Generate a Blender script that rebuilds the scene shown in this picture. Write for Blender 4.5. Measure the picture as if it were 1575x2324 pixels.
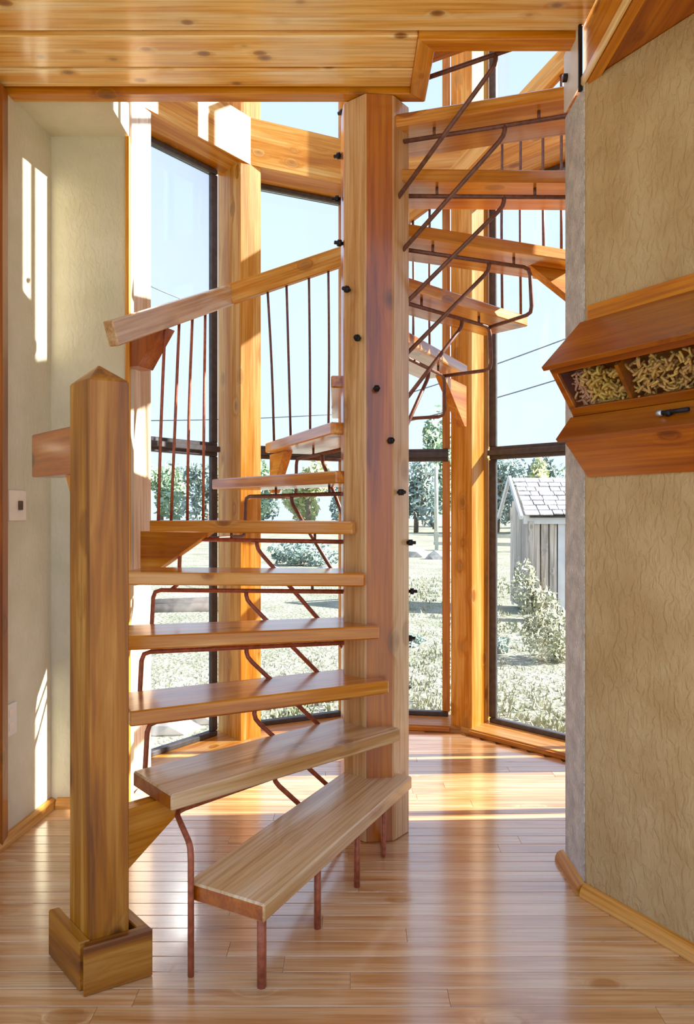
import bpy, bmesh, math, random
from mathutils import Vector, Matrix, noise
R = math.radians
random.seed(7)
for o in list(bpy.data.objects): bpy.data.objects.remove(o)
scene = bpy.context.scene
C = scene.collection

# ------------------------------------------------------------------ camera
H = 1.23
F = 1600.0                      # focal length in pixels of the 1575 x 2324 frame
cam_d = bpy.data.cameras.new('camera'); cam = bpy.data.objects.new('camera', cam_d); C.objects.link(cam)
cam.location = (0, 0, H); cam.rotation_euler = (R(90), 0, 0)
cam_d.sensor_fit = 'VERTICAL'; cam_d.sensor_height = 36.0; cam_d.lens = F / 2324 * 36.0
cam_d.clip_start = 0.05; cam_d.clip_end = 600
scene.camera = cam

# ------------------------------------------------------------------ world, sun, exposure
w = bpy.data.worlds.new('sky'); scene.world = w; w.use_nodes = True
nt = w.node_tree; nt.nodes.clear()
tc = nt.nodes.new('ShaderNodeTexCoord'); sp = nt.nodes.new('ShaderNodeSeparateXYZ')
rp = nt.nodes.new('ShaderNodeValToRGB'); bg = nt.nodes.new('ShaderNodeBackground'); wo = nt.nodes.new('ShaderNodeOutputWorld')
nt.links.new(tc.outputs['Generated'], sp.inputs[0]); nt.links.new(sp.outputs['Z'], rp.inputs[0])
rp.color_ramp.elements[0].position = 0.0; rp.color_ramp.elements[0].color = (.51, .60, .72, 1)
rp.color_ramp.elements[1].position = 0.75; rp.color_ramp.elements[1].color = (.38, .50, .71, 1)
nt.links.new(rp.outputs[0], bg.inputs[0]); bg.inputs[1].default_value = 1.0
nt.links.new(bg.outputs[0], wo.inputs[0])
sun_d = bpy.data.lights.new('sun', 'SUN'); sun = bpy.data.objects.new('sun', sun_d); C.objects.link(sun)
sun_d.energy = 8.8; sun_d.angle = R(0.6); sun_d.color = (1.0, .96, .89)
to_sun = Vector((.93, .04, .52)).normalized()
sun.rotation_euler = to_sun.to_track_quat('Z', 'Y').to_euler(); sun.location = (6, 3, 8)
scene.view_settings.view_transform = 'Standard'; scene.view_settings.look = 'None'
scene.view_settings.gamma = 1.0; scene.view_settings.use_curve_mapping = False
scene.view_settings.exposure = 0.92

# ------------------------------------------------------------------ materials
def srgb(r, g, b):
    f = lambda c: (c/255/12.92) if c/255 <= .04045 else ((c/255+.055)/1.055)**2.4
    return (f(r), f(g), f(b), 1)
def newmat(name):
    m = bpy.data.materials.new(name); m.use_nodes = True
    n = m.node_tree; b = n.nodes['Principled BSDF']
    return m, n, b
def N(n, t, **kw):
    x = n.nodes.new(t)
    for k, v in kw.items(): setattr(x, k, v)
    return x
def ramp(n, stops, interp='LINEAR'):
    r = n.nodes.new('ShaderNodeValToRGB'); cr = r.color_ramp; cr.interpolation = interp
    while len(cr.elements) > 1: cr.elements.remove(cr.elements[-1])
    cr.elements[0].position, cr.elements[0].color = stops[0]
    for p, c in stops[1:]:
        e = cr.elements.new(p); e.color = c
    return r
def wood(name, dark, mid, light, knot=.5, rough=.35, coat=.0, var=.25, grain=1.0, kscale=1.0, bump=.15, cior=1.6):
    """pine / fir boards: the grain runs along each board's own X axis"""
    m, n, b = newmat(name); L = n.links.new
    tc = N(n, 'ShaderNodeTexCoord'); oi = N(n, 'ShaderNodeObjectInfo')
    off = N(n, 'ShaderNodeVectorMath', operation='MULTIPLY_ADD')
    cmb = N(n, 'ShaderNodeCombineXYZ')
    for i in range(3): L(oi.outputs['Random'], cmb.inputs[i])
    L(cmb.outputs[0], off.inputs[0]); off.inputs[1].default_value = (37., 19., 53.); L(tc.outputs['Object'], off.inputs[2])
    # knots swirl the grain
    mk = N(n, 'ShaderNodeMapping'); mk.inputs['Scale'].default_value = (4.2*kscale, 7*kscale, 7*kscale); L(off.outputs[0], mk.inputs[0])
    vo = N(n, 'ShaderNodeTexVoronoi'); vo.inputs['Scale'].default_value = 1.0; L(mk.outputs[0], vo.inputs['Vector'])
    kr = ramp(n, [(0, (1,1,1,1)), (.12, (.8,.8,.8,1)), (.20, (.15,.15,.15,1)), (.34, (0,0,0,1))]); L(vo.outputs['Distance'], kr.inputs[0])
    mg = N(n, 'ShaderNodeMapping'); mg.inputs['Scale'].default_value = (1.1*grain, 16*grain, 16*grain); L(off.outputs[0], mg.inputs[0])
    ad = N(n, 'ShaderNodeVectorMath', operation='MULTIPLY_ADD'); L(kr.outputs[0], ad.inputs[0]); ad.inputs[1].default_value = (.3, 1.2, 1.2); L(mg.outputs[0], ad.inputs[2])
    n1 = N(n, 'ShaderNodeTexNoise'); n1.inputs['Scale'].default_value = 1.0; n1.inputs['Detail'].default_value = 5; n1.inputs['Roughness'].default_value = .55; n1.inputs['Distortion'].default_value = .6
    L(ad.outputs[0], n1.inputs['Vector'])
    cr = ramp(n, [(.32, dark), (.48, mid), (.66, light)]); L(n1.outputs['Fac'], cr.inputs[0])
    mf = N(n, 'ShaderNodeMapping'); mf.inputs['Scale'].default_value = (3*grain, 110*grain, 110*grain); L(off.outputs[0], mf.inputs[0])
    n2 = N(n, 'ShaderNodeTexNoise'); n2.inputs['Scale'].default_value = 1.0; n2.inputs['Detail'].default_value = 3; L(mf.outputs[0], n2.inputs['Vector'])
    fr = ramp(n, [(.34, (.72,.62,.52,1)), (.56, (1,1,1,1))]); L(n2.outputs['Fac'], fr.inputs[0])
    mx = N(n, 'ShaderNodeMix', data_type='RGBA', blend_type='MULTIPLY'); mx.inputs[0].default_value = .8
    L(cr.outputs[0], mx.inputs[6]); L(fr.outputs[0], mx.inputs[7])
    kn = N(n, 'ShaderNodeMix', data_type='RGBA', blend_type='MIX'); kn.inputs[7].default_value = (dark[0]*.30, dark[1]*.20, dark[2]*.16, 1)
    km = N(n, 'ShaderNodeMath', operation='MULTIPLY'); km.inputs[1].default_value = knot; L(kr.outputs[0], km.inputs[0])
    L(km.outputs[0], kn.inputs[0]); L(mx.outputs[2], kn.inputs[6])
    hv = N(n, 'ShaderNodeHueSaturation'); L(kn.outputs[2], hv.inputs['Color'])
    mr = N(n, 'ShaderNodeMapRange'); mr.inputs[3].default_value = 1-var; mr.inputs[4].default_value = 1+var; L(oi.outputs['Random'], mr.inputs[0])
    L(mr.outputs[0], hv.inputs['Value']); hv.inputs['Saturation'].default_value = 1.12
    L(hv.outputs[0], b.inputs['Base Color'])
    b.inputs['Roughness'].default_value = rough; b.inputs['Coat Weight'].default_value = coat; b.inputs['Coat Roughness'].default_value = .16; b.inputs['Coat IOR'].default_value = cior
    bp = N(n, 'ShaderNodeBump'); bp.inputs['Strength'].default_value = bump; bp.inputs['Distance'].default_value = .004
    L(n2.outputs['Fac'], bp.inputs['Height']); L(bp.outputs[0], b.inputs['Normal'])
    return m
def plaster(name, c1, c2, bump=.6, scale=1.0):
    m, n, b = newmat(name); L = n.links.new
    tc = N(n, 'ShaderNodeTexCoord')
    mp = N(n, 'ShaderNodeMapping'); mp.inputs['Scale'].default_value = (1, 1, .45); L(tc.outputs['Object'], mp.inputs[0])
    a = N(n, 'ShaderNodeTexNoise'); a.inputs['Scale'].default_value = 45*scale; a.inputs['Detail'].default_value = 4; a.inputs['Distortion'].default_value = .8; L(mp.outputs[0], a.inputs['Vector'])
    v = N(n, 'ShaderNodeTexNoise'); v.inputs['Scale'].default_value = 6*scale; v.inputs['Detail'].default_value = 5; L(tc.outputs['Object'], v.inputs['Vector'])
    r = ramp(n, [(.35, c1), (.65, c2)]); L(v.outputs['Fac'], r.inputs[0]); L(r.outputs[0], b.inputs['Base Color'])
    cr = ramp(n, [(.42, (0,0,0,1)), (.6, (1,1,1,1))]); L(a.outputs['Fac'], cr.inputs[0])
    bp = N(n, 'ShaderNodeBump'); bp.inputs['Strength'].default_value = bump; bp.inputs['Distance'].default_value = .006
    L(cr.outputs[0], bp.inputs['Height']); L(bp.outputs[0], b.inputs['Normal']); b.inputs['Roughness'].default_value = .9
    return m
def plain(name, col, rough=.5, metal=0, nscale=30, amt=.25):
    m, n, b = newmat(name); L = n.links.new
    tc = N(n, 'ShaderNodeTexCoord'); a = N(n, 'ShaderNodeTexNoise'); a.inputs['Scale'].default_value = nscale; a.inputs['Detail'].default_value = 4
    L(tc.outputs['Object'], a.inputs['Vector'])
    r = ramp(n, [(.3, tuple(c*(1-amt) for c in col[:3])+(1,)), (.7, tuple(min(1, c*(1+amt)) for c in col[:3])+(1,))])
    L(a.outputs['Fac'], r.inputs[0]); L(r.outputs[0], b.inputs['Base Color'])
    b.inputs['Roughness'].default_value = rough; b.inputs['Metallic'].default_value = metal
    return m
M = {}
M['pine'] = wood('pine', srgb(178,100,42), srgb(212,142,72), srgb(232,176,106), knot=.85, rough=.33, coat=.3, var=.10)
M['ceiling_pine'] = wood('ceiling_pine', srgb(232,172,98), srgb(248,206,138), srgb(254,230,182), knot=1.0, rough=.28, coat=.8, var=.06, kscale=1.7)
M['tread'] = wood('tread_wood', srgb(170,92,40), srgb(205,135,70), srgb(230,176,116), knot=.8, rough=.32, coat=.8, var=.08)
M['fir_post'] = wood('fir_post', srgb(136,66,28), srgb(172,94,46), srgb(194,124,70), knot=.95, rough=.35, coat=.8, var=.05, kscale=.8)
M['newel'] = wood('newel_wood', srgb(112,62,26), srgb(162,106,54), srgb(194,146,88), knot=.9, rough=.38, coat=.1, var=.05, grain=.9)
M['window_post'] = wood('window_post_wood', srgb(196,128,62), srgb(222,162,92), srgb(240,196,130), knot=.5, rough=.4, var=.05)
M['post_lit'] = wood('post_lit_face', srgb(186,136,90), srgb(210,168,124), srgb(224,192,156), knot=.5, rough=.4, coat=.6, var=.03, kscale=.8)
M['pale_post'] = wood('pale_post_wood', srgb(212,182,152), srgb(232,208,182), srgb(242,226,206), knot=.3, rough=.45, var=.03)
M['rail'] = wood('rail_wood', srgb(190,146,104), srgb(216,178,138), srgb(232,204,172), knot=.4, rough=.36, coat=.5, var=.05)  # first handrail segment paler: sky reflection put into its colour
M['tread_pale'] = wood('pale_tread_wood', srgb(190,146,100), srgb(216,182,140), srgb(232,208,176), knot=.8, rough=.34, coat=.6, var=.03)  # paler wood for the two lowest treads
M['cabinet'] = wood('cabinet_wood', srgb(128,66,30), srgb(160,92,46), srgb(184,118,62), knot=.4, rough=.3, coat=.4, var=.12)
M['floor'] = wood('floor_oak', srgb(190,136,92), srgb(216,170,126), srgb(232,198,160), knot=.12, rough=.3, coat=1.0, var=.07, kscale=.7, bump=.05, cior=2.1)
M['sill'] = wood('sill_wood', srgb(190,126,70), srgb(214,158,98), srgb(232,188,132), knot=.3, rough=.4, var=.05)
M['grey_board'] = wood('grey_board', srgb(146,138,132), srgb(186,180,174), srgb(212,206,200), knot=.3, rough=.8, var=.2)
M['shingle'] = wood('shingle_wood', srgb(180,180,186), srgb(210,210,216), srgb(232,232,236), knot=.1, rough=.8, var=.15)
M['tan_plaster'] = plaster('tan_plaster', srgb(184,150,100), srgb(198,168,120), .55)
M['pale_plaster'] = plaster('pale_plaster', srgb(210,202,174), srgb(220,212,188), .25)
M['grey_plaster'] = plaster('grey_plaster', srgb(206,200,194), srgb(236,230,222), .8, 2.6)
M['copper'] = plain('copper_rod', srgb(168,92,64), .42, .2, 60, .3)
M['dark_rod'] = plain('dark_rod', srgb(116,76,62), .4, .2, 60, .3)
M['black'] = plain('black_metal', srgb(32,30,32), .45, .5)
M['bronze'] = plain('dark_bronze', srgb(84,80,82), .5, .2)
M['white'] = plain('white_plastic', srgb(232,226,214), .4, 0, 10, .04)
M['ivory'] = plain('ivory_plastic', srgb(240,226,208), .4, 0, 10, .06)
M['dark_plastic'] = plain('dark_plastic', srgb(90,66,44), .5)
M['steel'] = plain('steel', srgb(190,190,194), .3, .8)
M['purple_liner'] = plain('bin_liner', srgb(74,60,92), .5)
M['rock'] = plain('rock', srgb(176,172,166), .9, 0, 6, .35)
M['dark_log'] = plain('dark_log', srgb(96,90,86), .9, 0, 8, .35)
M['bark'] = plain('bark', srgb(120,108,94), .9, 0, 9, .3)
M['pole'] = plain('pole_wood', srgb(196,196,178), .9, 0, 3, .15)
M['cable'] = plain('cable', srgb(120,122,128), .7)
M['teal'] = plain('teal_paint', srgb(120,160,150), .7, 0, 5, .1)
M['pale_paint'] = plain('pale_paint', srgb(214,216,220), .7, 0, 5, .08)
M['pasta_a'] = plain('pasta_yellow', srgb(246,206,116), .55, 0, 20, .2)
M['pasta_b'] = plain('pasta_tan', srgb(236,186,112), .55, 0, 20, .25)
M['pasta_c'] = plain('pasta_pink', srgb(240,192,168), .55, 0, 20, .2)
def leafmat(name, a, b2):
    m, n, b = newmat(name); L = n.links.new
    tc = N(n, 'ShaderNodeTexCoord'); x = N(n, 'ShaderNodeTexNoise'); x.inputs['Scale'].default_value = 2.2; x.inputs['Detail'].default_value = 6
    L(tc.outputs['Object'], x.inputs['Vector']); r = ramp(n, [(.3, a), (.7, b2)]); L(x.outputs['Fac'], r.inputs[0]); L(r.outputs[0], b.inputs['Base Color'])
    b.inputs['Roughness'].default_value = .7; b.inputs['Subsurface Weight'].default_value = 0
    return m
M['leaf_green'] = leafmat('leaf_green', srgb(120,150,120), srgb(178,200,164))  # tree greens paled: distance haze put into the leaf colour
M['leaf_blue'] = leafmat('leaf_blue', srgb(120,142,136), srgb(168,186,176))
M['leaf_yellow'] = leafmat('leaf_yellow', srgb(178,186,128), srgb(216,220,172))
M['leaf_bush'] = leafmat('leaf_bush', srgb(120,122,100), srgb(196,198,164))
M['grass'] = leafmat('grass_blades', srgb(132,138,106), srgb(184,184,160))
def ground_mat():
    m, n, b = newmat('dry_lawn'); L = n.links.new
    tc = N(n, 'ShaderNodeTexCoord')
    a = N(n, 'ShaderNodeTexNoise'); a.inputs['Scale'].default_value = 1.1; a.inputs['Detail'].default_value = 8; a.inputs['Roughness'].default_value = .7; L(tc.outputs['Object'], a.inputs['Vector'])
    f = N(n, 'ShaderNodeTexNoise'); f.inputs['Scale'].default_value = 22; f.inputs['Detail'].default_value = 6; L(tc.outputs['Object'], f.inputs['Vector'])
    r = ramp(n, [(.3, srgb(118,126,100)), (.47, srgb(160,160,142)), (.7, srgb(184,180,168))]); L(a.outputs['Fac'], r.inputs[0])
    r2 = ramp(n, [(.35, (.62,.62,.58,1)), (.62, (1,1,1,1))]); L(f.outputs['Fac'], r2.inputs[0])
    mx = N(n, 'ShaderNodeMix', data_type='RGBA', blend_type='MULTIPLY'); mx.inputs[0].default_value = .8; L(r.outputs[0], mx.inputs[6]); L(r2.outputs[0], mx.inputs[7])
    L(mx.outputs[2], b.inputs['Base Color']); b.inputs['Roughness'].default_value = 1
    bp = N(n, 'ShaderNodeBump'); bp.inputs['Strength'].default_value = .8; bp.inputs['Distance'].default_value = .05; L(f.outputs['Fac'], bp.inputs['Height']); L(bp.outputs[0], b.inputs['Normal'])
    return m
M['ground'] = ground_mat()
def glass_mat(name, gloss=.10):
    m = bpy.data.materials.new(name); m.use_nodes = True; n = m.node_tree; n.nodes.clear(); L = n.links.new
    o = N(n, 'ShaderNodeOutputMaterial'); t = N(n, 'ShaderNodeBsdfTransparent'); g = N(n, 'ShaderNodeBsdfGlossy'); g.inputs['Roughness'].default_value = .03
    t.inputs[0].default_value = (.97, .98, .98, 1)
    fz = N(n, 'ShaderNodeFresnel'); fz.inputs['IOR'].default_value = 1.35
    mu = N(n, 'ShaderNodeMath', operation='MULTIPLY'); mu.inputs[1].default_value = gloss*10; L(fz.outputs[0], mu.inputs[0])
    mx = N(n, 'ShaderNodeMixShader'); L(mu.outputs[0], mx.inputs[0]); L(t.outputs[0], mx.inputs[1]); L(g.outputs[0], mx.inputs[2]); L(mx.outputs[0], o.inputs[0])
    return m
M['glass'] = glass_mat('window_glass', .06)

# ------------------------------------------------------------------ helpers
PW = {}                                             # world matrices
def link(o, Mw, parent=None):
    C.objects.link(o)
    PW[o.name] = Mw
    if parent is not None:
        o.parent = parent; o.matrix_basis = PW[parent.name].inverted() @ Mw
    else: o.matrix_basis = Mw
    return o
def empty(name, loc):
    o = bpy.data.objects.new(name, None); o.empty_display_size = .1
    return link(o, Matrix.Translation(Vector(loc)))
def tag(o, label=None, cat=None, group=None, kind=None):
    if label: o['label'] = label
    if cat: o['category'] = cat
    if group: o['group'] = group
    if kind: o['kind'] = kind
    return o
def basis(x, up=(0,0,1), origin=(0,0,0)):
    x = Vector(x).normalized(); up = Vector(up)
    if abs(x.dot(up.normalized())) > .999: up = Vector((0,1,0)) if abs(x.y) < .9 else Vector((1,0,0))
    y = up.cross(x).normalized(); z = x.cross(y).normalized()
    m = Matrix((x, y, z)).transposed().to_4x4(); m.translation = Vector(origin)
    return m
cache = {}
def box_mesh(L, W, T, mat, bev):
    k = (round(L,4), round(W,4), round(T,4), mat, bev)
    if k in cache: return cache[k]
    bm = bmesh.new(); bmesh.ops.create_cube(bm, size=1)
    bmesh.ops.scale(bm, vec=(L, W, T), verts=bm.verts)
    if bev: bmesh.ops.bevel(bm, geom=bm.edges[:], offset=min(bev, L*.3, W*.3, T*.3), segments=1, affect='EDGES')
    me = bpy.data.meshes.new('box'); bm.to_mesh(me); bm.free(); me.materials.append(M[mat]); cache[k] = me
    return me
def box(name, Mw, L, W, T, mat, parent=None, bev=.004):
    return link(bpy.data.objects.new(name, box_mesh(L, W, T, mat, bev)), Mw, parent)
def beam(name, a, b, wd, t, mat, parent=None, up=(0,0,1), bev=.004):
    a, b = Vector(a), Vector(b)
    return box(name, basis(b-a, up, (a+b)/2), (b-a).length, wd, t, mat, parent, bev)
def wmesh(name, verts, faces, mat, parent=None, x=(1,0,0), up=(0,0,1), smooth=False, bev=0):
    """mesh given in world coordinates; x = grain direction"""
    c = sum((Vector(v) for v in verts), Vector())/len(verts)
    Mw = basis(x, up, c); I = Mw.inverted()
    bm = bmesh.new(); vs = [bm.verts.new(I @ Vector(v)) for v in verts]
    for f in faces:
        try: bm.faces.new([vs[i] for i in f])
        except ValueError: pass
    bmesh.ops.recalc_face_normals(bm, faces=bm.faces[:])
    if bev: bmesh.ops.bevel(bm, geom=bm.edges[:], offset=bev, segments=1, affect='EDGES')
    me = bpy.data.meshes.new(name); bm.to_mesh(me); bm.free(); me.materials.append(M[mat])
    if smooth:
        for p in me.polygons: p.use_smooth = True
    return link(bpy.data.objects.new(name, me), Mw, parent)
def prism(name, base, vec, mat, parent=None, grain=None, bev=0):
    base = [Vector(p) for p in base]; vec = Vector(vec); n = len(base)
    verts = base + [p+vec for p in base]
    faces = [list(range(n))[::-1], list(range(n, 2*n))] + [[i, (i+1) % n, n+(i+1) % n, n+i] for i in range(n)]
    return wmesh(name, verts, faces, mat, parent, grain if grain else vec, bev=bev)
def tube_geo(pts, r, sides=8, verts=None, faces=None):
    verts = [] if verts is None else verts; faces = [] if faces is None else faces
    pts = [Vector(p) for p in pts]; s0 = len(verts); ref = None
    for i, p in enumerate(pts):
        d = (pts[min(i+1, len(pts)-1)] - pts[max(i-1, 0)]).normalized()
        if ref is None: ref = Vector((0,0,1)) if abs(d.z) < .9 else Vector((1,0,0))
        a = d.cross(ref).normalized(); b = a.cross(d).normalized(); ref = b
        for k in range(sides):
            t = 2*math.pi*k/sides; verts.append(p + (a*math.cos(t)+b*math.sin(t))*r)
        if i:
            o = s0+(i-1)*sides
            for k in range(sides): faces.append([o+k, o+(k+1) % sides, o+sides+(k+1) % sides, o+sides+k])
    faces.append([s0+k for k in range(sides)][::-1]); e = s0+(len(pts)-1)*sides
    faces.append([e+k for k in range(sides)])
    return verts, faces
def rounded(pts, rad=.03):
    pts = [Vector(p) for p in pts]; out = [pts[0]]
    for i in range(1, len(pts)-1):
        a, b, c = pts[i-1], pts[i], pts[i+1]
        r1 = min(rad, (a-b).length*.45); r2 = min(rad, (c-b).length*.45)
        p, q = b+(a-b).normalized()*r1, b+(c-b).normalized()*r2
        out += [p, p*.25+b*.5+q*.25, q]
    return out+[pts[-1]]
def tube(name, pts, r, mat, parent=None, sides=8, rad=.03):
    v, f = tube_geo(rounded(pts, rad) if len(pts) > 2 else pts, r, sides)
    return wmesh(name, v, f, mat, parent, smooth=True)
def px(x, y, d):                                    # measuring aid: photo pixel at a known distance -> place in the room
    return Vector(((x-787.5)/F*d, d, H-(y-1162)/F*d))
def V(x, y, z): return Vector((x, y, z))

# ------------------------------------------------------------------ plan of the room
P = [V(-.93,3.19,0), V(-.51,3.735,0), V(.13,4.02,0), V(.637,3.945,0), V(1.2,3.40,0), V(1.46,2.78,0)]   # tower posts (front centre)
PT = [150, 129, 94, 50, 28, 8]                       # direction each post points outwards
CEIL = 2.81
wr0, wrd = V(.768,2.267,0), V(.518,-.855,0).normalized()      # right wall
wrn = V(-.855,-.518,0).normalized()
lw0, lwd = V(-1.238,2.946,0), V(-.10,-1,0).normalized()       # left wall
plan = [lw0+lwd*2.6, lw0, V(-.93,2.946,0)] + P + [V(1.40,2.44,0), V(.774,2.466,0), wr0, wr0+wrd*2.6]
# --- floor
floor = prism('floor', [p+V(0,0,-.012) for p in plan], (0,0,-.15), 'floor', grain=(1,0,0)); tag(floor, kind='structure')
pitch = .066
def span(y):
    xs = []
    for i in range(len(plan)):
        a, b = plan[i], plan[(i+1) % len(plan)]
        if (a.y-y)*(b.y-y) < 0: xs.append(a.x+(b.x-a.x)*(y-a.y)/(b.y-a.y))
    return min(xs), max(xs)
y = 1.16
while y < 3.98:
    y0, y1 = y, y+pitch
    ends = [span(min(max(q, .8), 3.975)) for q in (y0+.004, y1-.004)]
    xa = max(ends[0][0], ends[1][0], -1.75); xb = min(ends[0][1], ends[1][1], 1.75)
    x = xa
    while x < xb-.05:
        L = random.uniform(.7, 1.5); x2 = min(x+L, xb)
        if xb-x2 < .25: x2 = xb
        box('floor_plank', Matrix.Translation(((x+x2)/2, (y0+y1)/2, -.006)), x2-x-.0006, pitch-.0016, .012, 'floor', floor, .0009)
        x = x2
    y = y1
# --- ceiling boards with the stair opening and its trim
ceiling = prism('ceiling', [V(-1.75,1.2,CEIL+.02), V(.775,1.2,CEIL+.02), V(.775,2.36,CEIL+.02), V(.28,2.36,CEIL+.02), V(.28,2.66,CEIL+.02), V(-1.75,2.66,CEIL+.02)], (0,0,.16), 'ceiling_pine', grain=(1,0,0)); tag(ceiling, kind='structure')
rows = [2.625, 2.51, 2.336]
while rows[-1] > 1.3: rows.append(rows[-1]-.172)
for a, b in zip(rows[:-1], rows[1:]):
    xr = .238 if b > 2.30 else .772
    if abs(a-2.336) < .01: a = 2.32
    cuts = [-1.72, xr] if b > 1.9 else [-1.72, -.4+random.uniform(-.5,.5), xr]
    for c0, c1 in zip(cuts[:-1], cuts[1:]):
        box('ceiling_plank', Matrix.Translation(((c0+c1)/2, (a+b)/2, CEIL+.01)), c1-c0-.002, a-b-.010, .02, 'ceiling_pine', ceiling, .003)
tz = 2.79
def trim_piece(pts, g):
    prism('ceiling_trim', [V(x, y, tz) for x, y in pts], (0,0,.19), 'pine', ceiling, grain=g, bev=.003)
trim_piece([(-1.72,2.63), (.236,2.63), (.297,2.685), (-1.72,2.685)], (1,0,0))
trim_piece([(.236,2.33), (.297,2.39), (.297,2.685), (.236,2.63)], (0,1,0))
trim_piece([(.236,2.33), (.772,2.325), (.772,2.39), (.297,2.39)], (1,0,0))
# --- dropped soffit over the right wall
soff = empty('ceiling_soffit', (.9,1.4,2.61)); tag(soff, 'orange stained wooden beam casing above the tan wall', 'beam')
prism('soffit_board', [V(.80,2.262,2.612), V(.80,1.2,2.612), V(1.5,1.2,2.612), V(1.5,1.35,2.612)], (0,0,.16), 'cabinet', soff, grain=(0,1,0))
prism('fascia_board', [V(.772,2.30,2.60), V(.798,2.30,2.60), V(.798,1.2,2.60), V(.772,1.2,2.60)], (0,0,.21), 'pine', soff, grain=(0,1,0))
box('edge_strip', Matrix.Translation((.764,1.75,2.625)) @ Matrix.Rotation(R(90),4,'Z'), 1.08, .014, .03, 'ceiling_pine', soff)
# --- walls
def zq(p, z): return V(p.x, p.y, z)
wall_right = prism('wall_right', [wr0, V(.774,2.466,0), V(1.40,2.44,0), V(1.80,1.30,0), wr0+wrd*1.5], (0,0,2.61), 'tan_plaster', grain=(1,0,0)); tag(wall_right, kind='structure')
prism('end_face', [V(.7645,2.275,0), V(.7645,2.468,0), V(.779,2.468,0), V(.779,2.275,0)], (0,0,2.61), 'grey_plaster', wall_right, grain=(1,0,0))
wall_left = prism('wall_left', [lw0, lw0+lwd*1.3, lw0+lwd*1.3+V(-.15,0,0), lw0+V(-.15,.12,0)], (0,0,2.80), 'pale_plaster', grain=(1,0,0)); tag(wall_left, kind='structure')
wall_back = prism('wall_back', [lw0+V(-.15,0.001,0), V(-.922,2.947,0), V(-.922,3.05,0), lw0+V(-.15,.12,0)], (0,0,2.80), 'pale_plaster', grain=(1,0,0)); tag(wall_back, kind='structure')
soffit_left = prism('ceiling_painted', [V(-1.5,2.686,2.80), V(-.912,2.686,2.80), V(-.912,2.95,2.80), V(-1.5,2.95,2.80)], (0,0,.15), 'pale_plaster', grain=(1,0,0)); tag(soffit_left, kind='structure')
tag(beam('trim_1', (-.917,2.945,1.395), (-.917,2.945,-.0)+V(0,0,0) if False else (-.917,2.945,2.79), .02, .03, 'window_post', up=(0,1,0)), kind='structure')
bpy.data.objects['trim_1'].matrix_basis = basis((0,0,1),(0,1,0),(-.914,2.94,1.4)); 
bpy.data.objects['trim_1'].data = box_mesh(2.79,.02,.02,'window_post',.003)
wt = prism('wall_stub_added', [V(1.46,2.72,0), V(1.40,2.442,0), V(1.55,2.40,0), V(1.62,2.72,0)], (0,0,4.4), 'pale_plaster'); tag(wt, kind='structure')  # unseen stub added to close the tower gap against low sun
# baseboards
def rnd_strip(name, a, b, nrm):
    n = Vector(nrm).normalized(); prof = [(0,0), (.030,0), (.029,.014), (.022,.028), (.010,.036), (0,.038)]
    pts = [Vector(a)+n*u+V(0,0,h+.0005) for u, h in prof]
    o = prism(name, pts, Vector(b)-Vector(a), 'sill', bev=0); return o
tag(rnd_strip('baseboard_right', wr0+wrn*.001, wr0+wrd*1.45+wrn*.001, wrn), kind='structure')
tag(rnd_strip('baseboard_corner', (.764,2.262,0), (.764,2.49,0), (-1,0,0)), kind='structure')
tag(rnd_strip('baseboard_left', lw0+V(.001,0,0), lw0+lwd*1.25+V(.001,0,0), V(1,-.1,0)), kind='structure')
tag(rnd_strip('baseboard_back', lw0+V(.03,-.001,0), (-.93,2.945,0), (0,-1,0)), kind='structure')
# door casing at the very left
tag(beam('trim_2', lw0+lwd*.365+V(.012,0,0), lw0+lwd*.365+V(.012,0,2.785), .06, .02, 'cabinet', up=(1,.1,0)), kind='structure')

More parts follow.
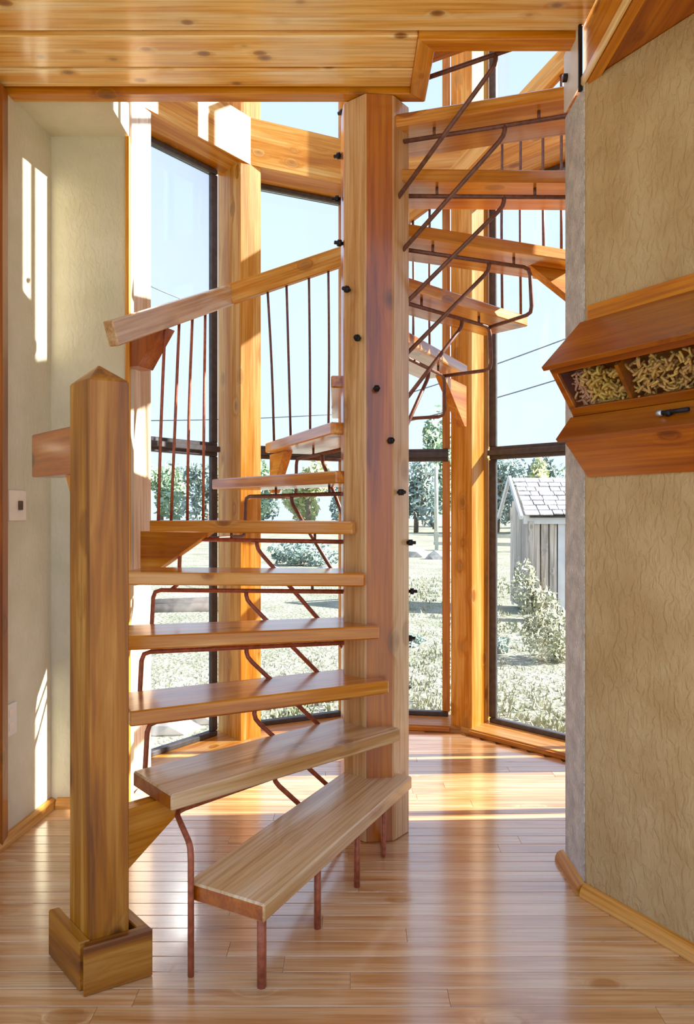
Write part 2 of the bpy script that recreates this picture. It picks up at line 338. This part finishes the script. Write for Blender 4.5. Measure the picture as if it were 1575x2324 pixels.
# ------------------------------------------------------------------ window tower
ZTOP = 4.4
plabel = ['pale sunlit timber post where the painted wall meets the tall windows',
          'orange timber window post behind the left end of the handrail',
          'timber window post hidden mostly behind the octagonal stair post',
          'orange timber window post with a pale sunlit side, right of the stair post',
          'timber window post tucked behind the tan wall end', 'timber window post beyond the tan wall']
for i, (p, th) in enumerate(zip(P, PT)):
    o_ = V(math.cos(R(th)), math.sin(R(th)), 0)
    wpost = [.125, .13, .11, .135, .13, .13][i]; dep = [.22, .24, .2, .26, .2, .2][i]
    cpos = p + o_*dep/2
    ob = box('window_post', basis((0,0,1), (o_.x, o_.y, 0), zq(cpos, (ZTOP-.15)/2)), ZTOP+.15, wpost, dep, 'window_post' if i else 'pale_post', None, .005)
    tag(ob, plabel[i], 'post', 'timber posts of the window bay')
wname = 0
for i in range(5):
    a, b = P[i], P[i+1]; d = (b-a).normalized(); n = V(-d.y, d.x, 0)
    wname += 1
    win = empty('window_%d' % wname, (a+b)/2 + n*.16); tag(win, kind='structure')
    g = .20
    # glass reaches between the posts
    ea = .07; eb = .07
    A, B = a+d*ea+n*g, b-d*eb+n*g
    if i == 0: A = a + d*.02 + n*g
    sill = prism('sill', [a+d*.0, b, b+n*.26, a+n*.26], (0,0,-.16), 'sill', win, grain=d); sill.location.z += .03
    beam('floor_trim', a+d*.06+n*-.012+V(0,0,.012), b-d*.06-n*.012+V(0,0,.012), .02, .024, 'pine', win)
    prism('transom_beam', [zq(a,3.07), zq(b,3.07), zq(b+n*.22,3.07), zq(a+n*.22,3.07)], (0,0,.25), 'window_post', win, grain=d)
    fw = .026
    def fr(z0, z1, tagname):
        for z in (z0+fw/2, z1-fw/2):
            beam('frame_rail', zq(A,z), zq(B,z), .045, fw, 'bronze', win)
        for q in (A+d*fw/2, B-d*fw/2):
            beam('frame_stile', zq(q,z0+fw), zq(q,z1-fw), .045, fw, 'bronze' if i in (0,3) else 'sill', win, up=(n.x,n.y,0))
        pa, pb = A+d*fw, B-d*fw
        prism('pane', [zq(pa,z0+fw), zq(pb,z0+fw), zq(pb,z1-fw), zq(pa,z1-fw)], n*.006, 'glass', win)
    fr(.03, 1.555, 'lower'); fr(1.575, 3.068, 'upper')
    beam('mullion', zq(A,1.565)-n*.02, zq(B,1.565)-n*.02, .05, .03, 'bronze', win)
    fr(3.32, 4.35, 'top')

# ------------------------------------------------------------------ spiral staircase
stair = empty('spiral_staircase', (.107,2.75,0)); tag(stair, 'wooden spiral staircase with octagonal post, open plank treads and thin metal rods', 'staircase')
pc = V(.107,2.75,0); PR = .137
octa = []
for k in range(8):
    t = R(28.6+45*k); octa.append(pc+V(PR*math.sin(t), -PR*math.cos(t), 0))
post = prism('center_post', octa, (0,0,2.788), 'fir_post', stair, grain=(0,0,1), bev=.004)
# alternate faces painted paler: window light put into the post's colour
post.data.materials.append(M['post_lit'])
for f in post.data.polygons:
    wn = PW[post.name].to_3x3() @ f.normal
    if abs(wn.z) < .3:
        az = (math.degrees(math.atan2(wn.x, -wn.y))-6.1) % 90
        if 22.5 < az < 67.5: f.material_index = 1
TH = [242.5,221.5,206,194,176,159,131,112.5,91,62,42,21,1,-17,-31]
RO = [1.01,.955,.95,.96,.95,.93,.95,.95,.95,.90,.93,.95,.95,.76,.60]
ZT = [.24+.191*k for k in range(15)]; ZT[2] = .612
SHL = [.045]*14+[-.17]; SH = .045                                            # treads sit off the post axis, towards the step below
TW, TT, RISE = .25, .048, .2
def frame(i):
    e = V(math.cos(R(TH[i])), math.sin(R(TH[i])), 0); low = V(-e.y, e.x, 0)     # low: side of the previous tread (angles fall going up)
    return e, low
for i in range(15):
    z = ZT[i]; e, low = frame(i); ro = RO[i]; SH = SHL[i]
    tr = box('tread', basis(e, (0,0,1), pc+low*SH+e*(ro+.03)/2+V(0,0,z-TT/2)), ro-.03, TW, TT, 'tread' if i > 1 else 'tread_pale', stair, .005)
    if i < 2:                                            # cut ends of the two pale treads painted orange: shade put into colour
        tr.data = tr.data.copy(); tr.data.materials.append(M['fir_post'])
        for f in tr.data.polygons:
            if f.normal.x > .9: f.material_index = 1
    zr = z-TT-.034; rr = .0085; lat = -.03 if i > 8 else .03; rend = .70 if i > 8 else .87
    def tp(r, l, zz): return pc+e*r+low*l+V(0,0,zz)
    if i > 0:
        ep, lp = frame(i-1)
        if i == 1:
            foot = pc+ep*(RO[0]+.012)+lp*(.045-.10)             # stands on the floor by the first tread's back corner
            pts = [tp(.09,.04,zr), tp(ro-.05,.10,zr), V(foot.x,foot.y,zr-.006), V(foot.x,foot.y,0)]
        else:
            re = min(rend, ro-.06); zp = ZT[i-1]-TT-.034; rp_ = min(.70 if i > 9 else .80, RO[i-1]-.08)
            pts = [tp(.09,lat,zr), tp(re,lat,zr), tp(re+.01,lat,zp), pc+ep*rp_+lp*(-.03 if i > 9 else .03)+V(0,0,zp)]
        if i > 11: pts = [tp(.09,lat,zr), tp(min(.92, ro-.04),lat,zr)]
        tube('support_rod', pts, rr, 'copper' if i < 6 else 'dark_rod', tr, rad=.03)
        tube('brace_rod', [tp(.50,lat,zr+.004), tp(.50,lat,zr-.035), tp(.115,lat,z-.50)], rr, 'copper' if i < 6 else 'dark_rod', tr, rad=.03)
        for q in (.24, .62):
            tube('stud', [tp(q,lat,zr), tp(q,lat,z-TT+.002)], .006, 'dark_rod', tr, sides=6)
        # bolt end on the far side of the post
        bo = pc-e*(PR-.006)+V(0,0,zr)
        tube('bolt', [bo, bo-e*.035], .007, 'black', tr, sides=6); tube('nut', [bo-e*.008, bo-e*.022], .013, 'black', tr, sides=6)
    else:
        for r, l in ((.97,.135), (.68,.135), (.42,.135)):
            q = tp(r,l,0); tube('leg', [q, q+V(0,0,z-TT)], .0125 if r > .8 else .0105, 'copper', tr)
        q = tp(.22,.14,0); tube('leg', [q-e*.10-low*.05+V(0,0,.008), q+V(0,0,.008), q+V(0,0,z-TT)], .008, 'copper', tr)
SH = .045
# wedge brackets under the treads that meet a post
def wedge(i, r0, r1, drop, lat=0., th=.045):
    z = ZT[i]-TT; e, low = frame(i); c0 = pc+low*(SH+lat-th/2)
    prism('wedge_bracket', [c0+e*r0+V(0,0,z-.001), c0+e*r1+V(0,0,z-.001), c0+e*r1+V(0,0,z-drop), c0+e*(r1-.03)+V(0,0,z-drop)], low*th, 'pine', stair, grain=e)
wedge(1, .80, 1.09, .19, .0); wedge(5, .70, 1.05, .20); wedge(7, .80, 1.05, .20, .05); wedge(9, .84, 1.19, .22); wedge(11, .74, 1.15, .21)
# handrail
HR = [V(-.87,2.595,1.885), V(-.571,3.40,2.275), V(.04,3.53,2.53), V(.53,3.55,2.90), V(.99,3.12,3.26)]
def rail_z(a, b, t): return a+(b-a)*t
bal = [[(375,359),(407,388),(437,425),(466,461)], [(607,622),(650,660),(701,704),(745,745)], [(937,937),(975,975)], [(1140,1140),(1182,1182),(1232,1234),(1274,1274)]]
land = [5, 7, 9, 11]
def land_pt(q, i, foot):                             # foot of a baluster on the tread below the rail
    e, low = frame(i); best = None
    for k in range(240):
        d = 2.4+k*.0065; v = V((foot-787.5)/F*d, d, 0)-pc; r_ = e.dot(v); l_ = low.dot(v)
        if .3 < r_ < RO[i]-.02 and abs(l_-SH) < .11 and (best is None or abs(d-q.y) < abs(best.y-q.y)): best = pc+v+V(0,0,ZT[i]-.004)
    if best is None: v = q-pc; best = pc+e*min(e.dot(v), RO[i]-.03)+low*max(SH-.1, min(SH+.1, low.dot(v)))+V(0,0,ZT[i]-.004)
    return best
for k in range(4):
    a, b = HR[k], HR[k+1]; d = (b-a).normalized()
    rl = beam('handrail', a, b, .045, .092, 'rail' if k == 0 else 'window_post', stair)
    for x, xf in bal[k]:
        s = (x-787.5)/F; t = (s*a.y-a.x)/((b.x-a.x)-s*(b.y-a.y)); q = a+(b-a)*t
        lz = land[k]
        if k == 2: lz = 9
        if k == 3 and x < 1190: lz = 10
        wob = V(random.uniform(-.006,.006), random.uniform(-.006,.006), 0)
        tube('baluster', [q+V(0,0,-.03), (q+V(0,0,-.03))*.5+land_pt(q,lz,xf)*.5+wob, land_pt(q,lz,xf)], .0065, 'dark_rod' if k > 0 else 'copper', rl, sides=6, rad=.4)
# block tying the handrail to the pale post
q = HR[0]+(HR[1]-HR[0])*.36; d = V(HR[1].x-HR[0].x, HR[1].y-HR[0].y, 0).normalized(); n = V(-d.y, d.x, 0)
prism('rail_block', [q+n*.0+V(0,0,-.03), q+n*.17+V(0,0,-.03), q+n*.17+V(0,0,-.19), q+n*.11+V(0,0,-.19)], d*.10, 'fir_post', stair, grain=(0,0,1))

# ------------------------------------------------------------------ newel post at the left front
nw = empty('newel_post', (-.67,1.88,0)); tag(nw, 'free-standing wooden newel post with boxed foot and short rail stub, front left', 'post')
c0 = V(-.662,1.818,0); ur = V(math.cos(R(29)), math.sin(R(29)), 0); ul = V(math.cos(R(133)), math.sin(R(133)), 0)
wr_, wl_ = .098, .135
corners = [c0, c0+ur*wr_, c0+ur*wr_+ul*wl_, c0+ul*wl_]
zt = 1.575; ap = sum(corners, V(0,0,0))/4+V(0,0,1.625)
vv = corners+[p+V(0,0,zt) for p in corners]+[ap]
wmesh('post_shaft', vv, [[3,2,1,0]]+[[i,(i+1)%4,4+(i+1)%4,4+i] for i in range(4)]+[[4+i,4+(i+1)%4,8] for i in range(4)], 'newel', nw, x=(0,0,1), bev=.003)
fc = c0-(ur+ul)*.028
f_r, f_l = .175, .24
ti = .030
prism('foot_board', [fc, fc+ur*f_r, fc+ur*f_r+ul*ti, fc+ul*ti+ur*ti*.4], (0,0,.125), 'newel', nw, grain=ur, bev=.003)
prism('foot_board', [fc+ul*ti+ur*.001, fc+ul*ti+ur*ti, fc+ul*f_l+ur*ti, fc+ul*f_l+ur*.001], (0,0,.125), 'newel', nw, grain=ul, bev=.003)
prism('foot_board', [fc+ur*f_r+ul*ti, fc+ur*f_r+ul*f_l, fc+ur*(f_r-ti)+ul*f_l, fc+ur*(f_r-ti)+ul*ti], (0,0,.125), 'newel', nw, grain=ul, bev=.003)
s0 = c0+ul*wl_+ur*.006
prism('rail_stub', [s0+V(0,0,1.335), s0+ul*.31+V(0,0,1.335), s0+ul*.31+V(0,0,1.465), s0+V(0,0,1.465)], ur*.085, 'fir_post', nw, grain=ul, bev=.004)
prism('wedge_bracket', [s0+V(0,0,1.334)+ur*.02, s0+ul*.10+V(0,0,1.334)+ur*.02, s0+ul*.01+V(0,0,1.195)+ur*.02, s0+V(0,0,1.195)+ur*.02], ur*.045, 'pine', nw, grain=(0,0,1))

# ------------------------------------------------------------------ pasta bin on the right wall
bin_ = empty('pasta_bin', wr0+V(0,0,1.34)); tag(bin_, 'wall-mounted wooden pasta bin with slanted lid and glass front on tan wall', 'bin')
def wp(wv, p, z): return wr0+wrd*wv+wrn*(p+.002)+V(0,0,z)
w0, w1 = .012, 1.0
def slab(name, pa, pb, th, mat, a=w0, b=w1, out=1):
    dp, dz = pb[0]-pa[0], pb[1]-pa[1]; l = math.hypot(dp, dz); nx, nz = -dz/l*th*out, dp/l*th*out
    base = [wp(a,*pa), wp(a,*pb), wp(a,pb[0]+nx,pb[1]+nz), wp(a,pa[0]+nx,pa[1]+nz)]
    return prism(name, base, wrd*(b-a), mat, bin_, bev=.002)
slab('back_board', (.0,1.80), (.0,1.885), .018, 'pine', w0+.01, w1, -1)
slab('lid', (.03,1.835), (.205,1.672), .016, 'cabinet', w0-.008, w1, -1)
slab('lower_ledge', (.078,1.528), (.145,1.455), .016, 'cabinet', w0-.006, w1, -1)
slab('bottom_board', (.125,1.462), (.004,1.34), .016, 'cabinet', w0, w1, -1)
slab('top_rail', (.188,1.676), (.166,1.650), .014, 'cabinet', w0, w1, -1)
slab('bottom_rail', (.088,1.553), (.072,1.528), .014, 'cabinet', w0, w1, -1)
slab('front_stile', (.168,1.652), (.087,1.552), .014, 'cabinet', w0, w0+.022, -1)
slab('front_stile', (.168,1.652), (.087,1.552), .014, 'cabinet', w1-.02, w1, -1)
slab('pane', (.163,1.648), (.086,1.554), .004, 'glass', w0+.02, w1-.02, -1)
endp = [(0,1.345), (.122,1.458), (.07,1.53), (.18,1.672), (.02,1.82), (0,1.83)]
for a in (w0, w1-.012): prism('end_panel', [wp(a+.0005,p,z) for p, z in endp], wrd*.012, 'purple_liner' if a == w0 else 'cabinet', bin_)
dv = [(.01,1.50), (.062,1.53), (.148,1.645), (.01,1.76)]
for a in (.225, .46, .70): prism('divider', [wp(a,p,z) for p, z in dv], wrd*.012, 'cabinet', bin_)
slab('bin_floor', (.002,1.50), (.072,1.52), .012, 'cabinet', w0+.012, w1-.012)
slab('bin_back', (.002,1.36), (.002,1.80), .008, 'cabinet', w0+.012, w1-.012, -1)
def pasta(name, mat, a, b, n, style):
    vs, fs = [], []
    for _ in range(n):
        t = random.random()
        z = 1.556+t*.092; face = .075+(z-1.53)/.15*.105
        p = face-.034-random.random()*.028; wv = random.uniform(a, b)
        c = wp(wv, p, z)
        u = Vector((random.gauss(0,1), random.gauss(0,1), random.gauss(0,1))).normalized(); v2 = u.orthogonal().normalized()
        if style == 0: r, th, arc = .013, .0042, 4.2        # elbows / rings
        elif style == 1: r, th, arc = .016, .0035, 2.4
        else: r, th, arc = .03, .004, .9
        pts = [c+(u*math.cos(arc*k/5)+v2*math.sin(arc*k/5))*r-u*r*.6 for k in range(6)]
        tube_geo(pts, th, 5, vs, fs)
    tag(wmesh(name, vs, fs, mat, bin_, smooth=True), kind='stuff')
pasta('pasta_fill', 'pasta_c', .035, .10, 45, 1)
pasta('pasta_fill', 'pasta_a', .09, .215, 110, 0)
pasta('pasta_fill', 'pasta_b', .245, .45, 130, 2)
pasta('pasta_fill', 'pasta_a', .245, .45, 60, 1)
pasta('pasta_fill', 'pasta_a', .48, .69, 120, 0)
kn = wp(.375, .108, 1.497)
tube('latch_knob', [kn, kn+wrn*.018+V(0,0,-.004)], .009, 'black', bin_); tube('latch_bar', [kn+wrn*.012-wrd*.02, kn+wrn*.014+wrd*.06], .006, 'black', bin_)
tube('latch_cap', [kn+wrn*.012-wrd*.032, kn+wrn*.013-wrd*.018], .009, 'steel', bin_)

# ------------------------------------------------------------------ switch and outlet on the left wall
def on_left(wv, z): return lw0+lwd*wv+V(0,0,z)
nl = V(lwd.y*-1, lwd.x, 0)
sw = empty('light_switch', on_left(.26,1.255)); tag(sw, 'ivory light switch plate on the pale left wall', 'switch')
sb = basis(lwd, nl, on_left(.255,1.255)+nl*.004)
box('cover_plate', sb, .115, .115, .008, 'ivory', sw, .002)
box('toggle', sb @ Matrix.Translation((-.01,0,.007)), .02, .035, .014, 'dark_plastic', sw, .002)
ot = empty('wall_outlet', on_left(.30,.45)); tag(ot, 'white wall outlet low on the pale left wall', 'outlet')
ob_ = basis(lwd, nl, on_left(.30,.45)+nl*.004)
box('cover_plate', ob_, .075, .12, .008, 'white', ot, .002)
for dz in (-.025, .025): box('socket', ob_ @ Matrix.Translation((0,dz,.004)), .03, .03, .004, 'ivory', ot, .001)

# ------------------------------------------------------------------ bracket plate at the top of the wall end
bpz = empty('beam_bracket', (.77,2.36,2.62)); tag(bpz, 'pale steel bracket with a black bolt at the wall end under the beam', 'bracket')
box('plate', Matrix.Translation((.7585,2.375,2.72)), .008, .16, .20, 'white', bpz, .002)
tube('bolt', [(.756,2.42,2.72), (.742,2.42,2.72)], .014, 'black', bpz)
box('strap', Matrix.Translation((.757,2.288,2.71)), .012, .012, .23, 'black', bpz, .002)

# ------------------------------------------------------------------ outdoors
GZ = -.17
bm = bmesh.new(); bmesh.ops.create_grid(bm, x_segments=60, y_segments=60, size=90)
for v in bm.verts:
    r_ = v.co.length; v.co.z = noise.noise(v.co*.12)*.25*min(1, max(0, (r_-7)/12))
me = bpy.data.meshes.new('ground'); bm.to_mesh(me); bm.free(); me.materials.append(M['ground'])
tag(link(bpy.data.objects.new('ground', me), Matrix.Translation((0,30,GZ))), kind='structure')
# grass tufts
vs, fs = [], []
for _ in range(5200):
    d = random.uniform(4.4, 15) if random.random() < .7 else random.uniform(4.4, 7.5)
    x = random.uniform(-.34, .36)*d
    if any((x-a)**2+(d-b)**2 < r*r for a, b, r in ((1.98,6.6,.45),(2.45,9.2,.45),(.62,7.3,.28),(1.42,7.0,.3),(-1.2,4.55,.35),(-.98,4.75,.25),(-1.95,15.5,.7),(-1.1,15,.65))) or (x > 2.3 and 9.7 < d < 11.5) or (-3.2 < x < -1.3 and 8.7 < d < 10.1): continue
    for k in range(4):
        h = random.uniform(.02,.075); a = random.uniform(0, 6.28); wd = .010+.004*random.random()
        c = V(x+random.uniform(-.04,.04), d+random.uniform(-.04,.04), GZ-.01); i0 = len(vs)
        vs += [c+V(math.cos(a),math.sin(a),0)*wd, c-V(math.cos(a),math.sin(a),0)*wd, c+V(random.uniform(-.04,.04),random.uniform(-.04,.04),h)]
        fs.append([i0,i0+1,i0+2])
me = bpy.data.meshes.new('lawn_grass'); me.from_pydata(vs, [], fs); me.materials.append(M['grass'])
tag(link(bpy.data.objects.new('lawn_grass', me), Matrix()), 'dry pale grass tufts on the lawn outside', 'grass', kind='stuff')
# shed
shed = empty('garden_shed', (3.1,10.4,GZ)); tag(shed, 'small weathered board shed with pale shingle roof seen through right window', 'shed')
sy = 10.0; x0s, x1s = 2.60, 4.3
beam('corner_post', (x0s,sy,GZ), (x0s,sy,1.10), .09, .09, 'grey_board', shed, up=(0,1,0))
x = x0s+.05; k = 0
while x < x1s:
    wdt = random.choice([.085,.10,.12]); mt = 'pale_paint' if 2.88 < x < 3.05 else ('teal' if 3.05 <= x < 3.35 else 'grey_board')
    beam('wall_board', (x+wdt/2, sy+random.uniform(-.012,.012)+.03, GZ), (x+wdt/2, sy+.03, 1.10), wdt-.018, .03, mt, shed, up=(0,1,0)); x += wdt
for k in range(9): beam('wall_board', (x0s-.01, sy+.10+k*.12, GZ), (x0s-.01, sy+.10+k*.12, 1.15+.5*(1-abs(k-4.5)/5)), .11, .03, 'grey_board', shed, up=(1,0,0))
box('wall_backing', Matrix.Translation(((x0s+x1s)/2+.03, sy+.62, .48)), 1.62, 1.08, 1.26, 'dark_log', shed, 0)
beam('eave_board', (x0s-.10,sy-.02,1.12), (x1s+.1,sy-.02,1.12), .03, .12, 'pale_paint', shed)
rz0, rz1 = 1.17, 1.72; ry0, ry1 = sy-.12, sy+.60
prism('roof_deck', [V(x0s-.02,ry0+.03,rz0-.02), V(x0s-.02,ry1,rz1-.02), V(x0s-.02,ry1+.72,rz0-.02)], (1.75,0,0), 'dark_log', shed)
nr = 8
for r_ in range(nr):
    t0 = r_/nr; t1 = (r_+1.25)/nr; x = x0s-.08-random.random()*.05
    while x < x1s:
        wdt = random.uniform(.12,.22)
        a = V(x+wdt/2, ry0+(ry1-ry0)*t0, rz0+(rz1-rz0)*t0+.025+random.uniform(-.006,.01)); b = V(x+wdt/2, ry0+(ry1-ry0)*min(1.02,t1), rz0+(rz1-rz0)*min(1.02,t1)+.006)
        beam('shingle', a, b, wdt-.015, .016, 'shingle', shed, bev=0); x += wdt
beam('rake_board', (x0s-.16,ry0-.02,rz0-.02), (x0s-.16,ry1,rz1+.03), .04, .07, 'pale_paint', shed); beam('rake_board', (x0s-.16,ry1+.74,rz0-.02), (x0s-.16,ry1,rz1+.03), .04, .07, 'pale_paint', shed)
# plants
def foliage(name, c, rx, ry, rz, n, size, mat, parent, flat=.0):
    vs, fs = [], []
    lobes = [(Vector((random.uniform(-.55,.55)*rx, random.uniform(-.55,.55)*ry, random.uniform(-.6,.65)*rz)), random.uniform(.35,.6)) for _ in range(9)]
    for _ in range(n):
        l, s = random.choice(lobes); u = Vector((random.gauss(0,1), random.gauss(0,1), random.gauss(0,1))).normalized()
        p = Vector(c)+l+Vector((u.x*rx, u.y*ry, u.z*rz))*s*random.uniform(.7,1.05)
        a = Vector((random.gauss(0,1), random.gauss(0,1), random.gauss(0,1))).normalized(); b = a.orthogonal().normalized(); k = size*random.uniform(.6,1.3); i0 = len(vs)
        vs += [p-a*k, p+b*k*.45, p+a*k, p-b*k*.45]; fs.append([i0,i0+1,i0+2,i0+3])
    return wmesh(name, vs, fs, mat, parent)
def bush(c, rx, rz, n, size, label, mat='leaf_bush', group=None):
    e_ = empty('bush', c); tag(e_, label, 'bush', group)
    foliage('foliage', Vector(c)+V(0,0,rz*.9), rx, rx*.8, rz, n, size, mat, e_)
    for k in range(6): tube('stem', [Vector(c)+V(0,0,-.02), Vector(c)+V(random.uniform(-.5,.5)*rx, random.uniform(-.4,.4)*rx, rz*random.uniform(.8,1.4))], .008, 'bark', e_, sides=5)
bush((1.98,6.6,GZ), .36, .27, 1900, .026, 'grey green bush in front of the shed')
bush((2.45,9.2,GZ), .35, .40, 900, .04, 'taller bush close against the shed wall')
bush((.62,7.3,GZ), .20, .07, 500, .03, 'low bluish ground plant between the window posts', 'leaf_blue')
bush((1.42,7.0,GZ), .22, .09, 500, .03, 'low spreading plant left of the grey green bush', 'leaf_blue')
bush((-1.15,18.2,GZ), 1.0, .32, 1300, .07, 'low leafy shrub on the rocky mound beyond the lawn', 'leaf_blue')
def tree(x, d, h, mat, label, rad, n=1100):
    e_ = empty('tree', (x,d,GZ)); tag(e_, label, 'tree', 'trees along the far edge of the lawn')
    tube('trunk', [(x,d,GZ-.1), (x+random.uniform(-.1,.1),d,h*.35), (x+random.uniform(-.2,.2),d,h*.8)], .10+.015*h, 'bark', e_, sides=6)
    foliage('crown', (x,d,h*.52), rad, rad, h*.46, n, .17+.02*h, mat, e_)
tl = [(-17.2,52,5.4,'leaf_blue','bluish tree farthest left in the tall left window',1.75),(-13.9,53,5.0,'leaf_green','green tree seen between the balusters in the left window',1.75),
 (-10.4,52,4.9,'leaf_blue','bluish tree beside the left window frame',1.75),(-6.9,50,5.0,'leaf_green','green tree left of the yellow green one behind the treads',1.7),(-2.8,50,5.2,'leaf_yellow','yellow green tree between the stair treads',1.7),
 (1.4,51,5.0,'leaf_green','green tree hidden mostly behind the octagonal post',1.7),(4.7,48,5.2,'leaf_blue','bluish tree just right of the octagonal post',1.65),(7.0,56,9.0,'leaf_green','tall green tree beside the orange window post',1.7),
 (10.0,47,5.2,'leaf_blue','bluish tree at the left edge of the right window',1.5),(11.2,42,4.6,'leaf_yellow','pale yellow tree left of the shed',1.0),(13.0,46,5.0,'leaf_blue','dark bluish tree directly left of the shed roof',1.3),(16.0,46,5.2,'leaf_green','green tree behind the shed roof',1.6)]
for t in tl: tree(*t)
FAR = ['outermost on the left', 'second from the left end', 'third from the left end', 'fourth from the left end', 'behind the stair treads', 'hidden behind the octagonal post', 'right behind the octagonal post', 'beside the pale utility pole', 'behind the orange window post', 'left behind the shed', 'right behind the shed roof']
for k in range(11):
    tree(-20+k*4.0, 64+(k%2)*3, 5.6+.5*math.sin(k*2.3), 'leaf_blue' if k % 2 else 'leaf_green', 'hazy tree in the farthest row, %s' % FAR[k], 1.9, 900)
# utility pole and cables
up_ = empty('utility_pole', (4.3,34,GZ)); tag(up_, 'thin pale utility pole on the far side of the lawn', 'pole')
tube('shaft', [(4.3,34,GZ-.1), (4.3,34,3.4)], .10, 'pole', up_); beam('crossarm', (3.7,34,3.1), (4.9,34,3.1), .1, .1, 'pole', up_)
for (a, b, lb) in (((880,908,15),(1330,752,12),'higher thin cable crossing the sky right of the octagonal post'), ((880,968,15),(1330,842,12),'lower thin cable crossing the sky right of the octagonal post'),
                   ((320,640,13),(500,708,15),'thick cable crossing the sky in the left window'), ((320,955,16),(800,938,16),'thin level cable behind the balusters')):
    A_, B_ = px(*a), px(*b); m_ = (A_+B_)/2-V(0,0,.05)
    tag(tube('overhead_cable', [A_, m_, B_], .012, 'cable', None, sides=5, rad=2), lb, 'cable', 'overhead cables outside')
# rocks and timbers
def rock(c, s, label, mat='rock', group=None):
    bm = bmesh.new(); bmesh.ops.create_icosphere(bm, subdivisions=2, radius=1)
    off = Vector((random.random()*9, random.random()*9, 0))
    for v in bm.verts: v.co *= 1+.35*noise.noise(v.co*1.3+off); v.co = Vector((v.co.x*s[0], v.co.y*s[1], max(v.co.z, -.5)*s[2]))
    me = bpy.data.meshes.new('rock'); bm.to_mesh(me); bm.free(); me.materials.append(M[mat])
    return tag(link(bpy.data.objects.new('rock', me), Matrix.Translation(c)), label, 'rock', group)
for i, (x, d, s, lb) in enumerate([(-1.20,4.55,(.26,.12,.10),'flat pale rock close outside the left window'),(-.98,4.75,(.16,.10,.08),'smaller pale rock beside the flat one outside the left window'),
      (-1.95,15.5,(.5,.3,.28),'grey boulder on the mound left of the octagonal post'),(-1.1,15.0,(.45,.3,.22),'pale boulder right of the grey one on the mound'),(-.45,16.2,(.3,.2,.2),'small dark boulder nearest the octagonal post'),
      (2.0,22,(.5,.3,.35),'boulder beside the thin pale pole'),(2.9,21,(.6,.3,.25),'long low boulder right of the thin pale pole')]):
    rock((x,d,GZ), s, lb)
tg = empty('timber_stack', (-2.2,9.2,GZ)); tag(tg, 'dark weathered timbers lying on the lawn outside the left window', 'timber')
for k in range(3): tube('log', [(-3.0,9.0+.16*k,GZ+.10+.05*(k%2)), (-1.5,9.5+.16*k,GZ+.10+.05*(k%2))], .10, 'dark_log', tg)
fn = empty('rail_fence', (4.6,25,GZ)); tag(fn, 'low rail fence crossing the far lawn left of the shed', 'fence')
for k in range(2): beam('rail', (3.2,26,GZ+.25+.28*k), (8.2,24,GZ+.25+.28*k), .06, .12, 'pole', fn)
for k in range(4): beam('fence_post', (3.3+1.55*k,25.95-.62*k,GZ-.05), (3.3+1.55*k,25.95-.62*k,GZ+.68), .12, .12, 'pole', fn, up=(0,1,0))
bpy.context.view_layer.update()
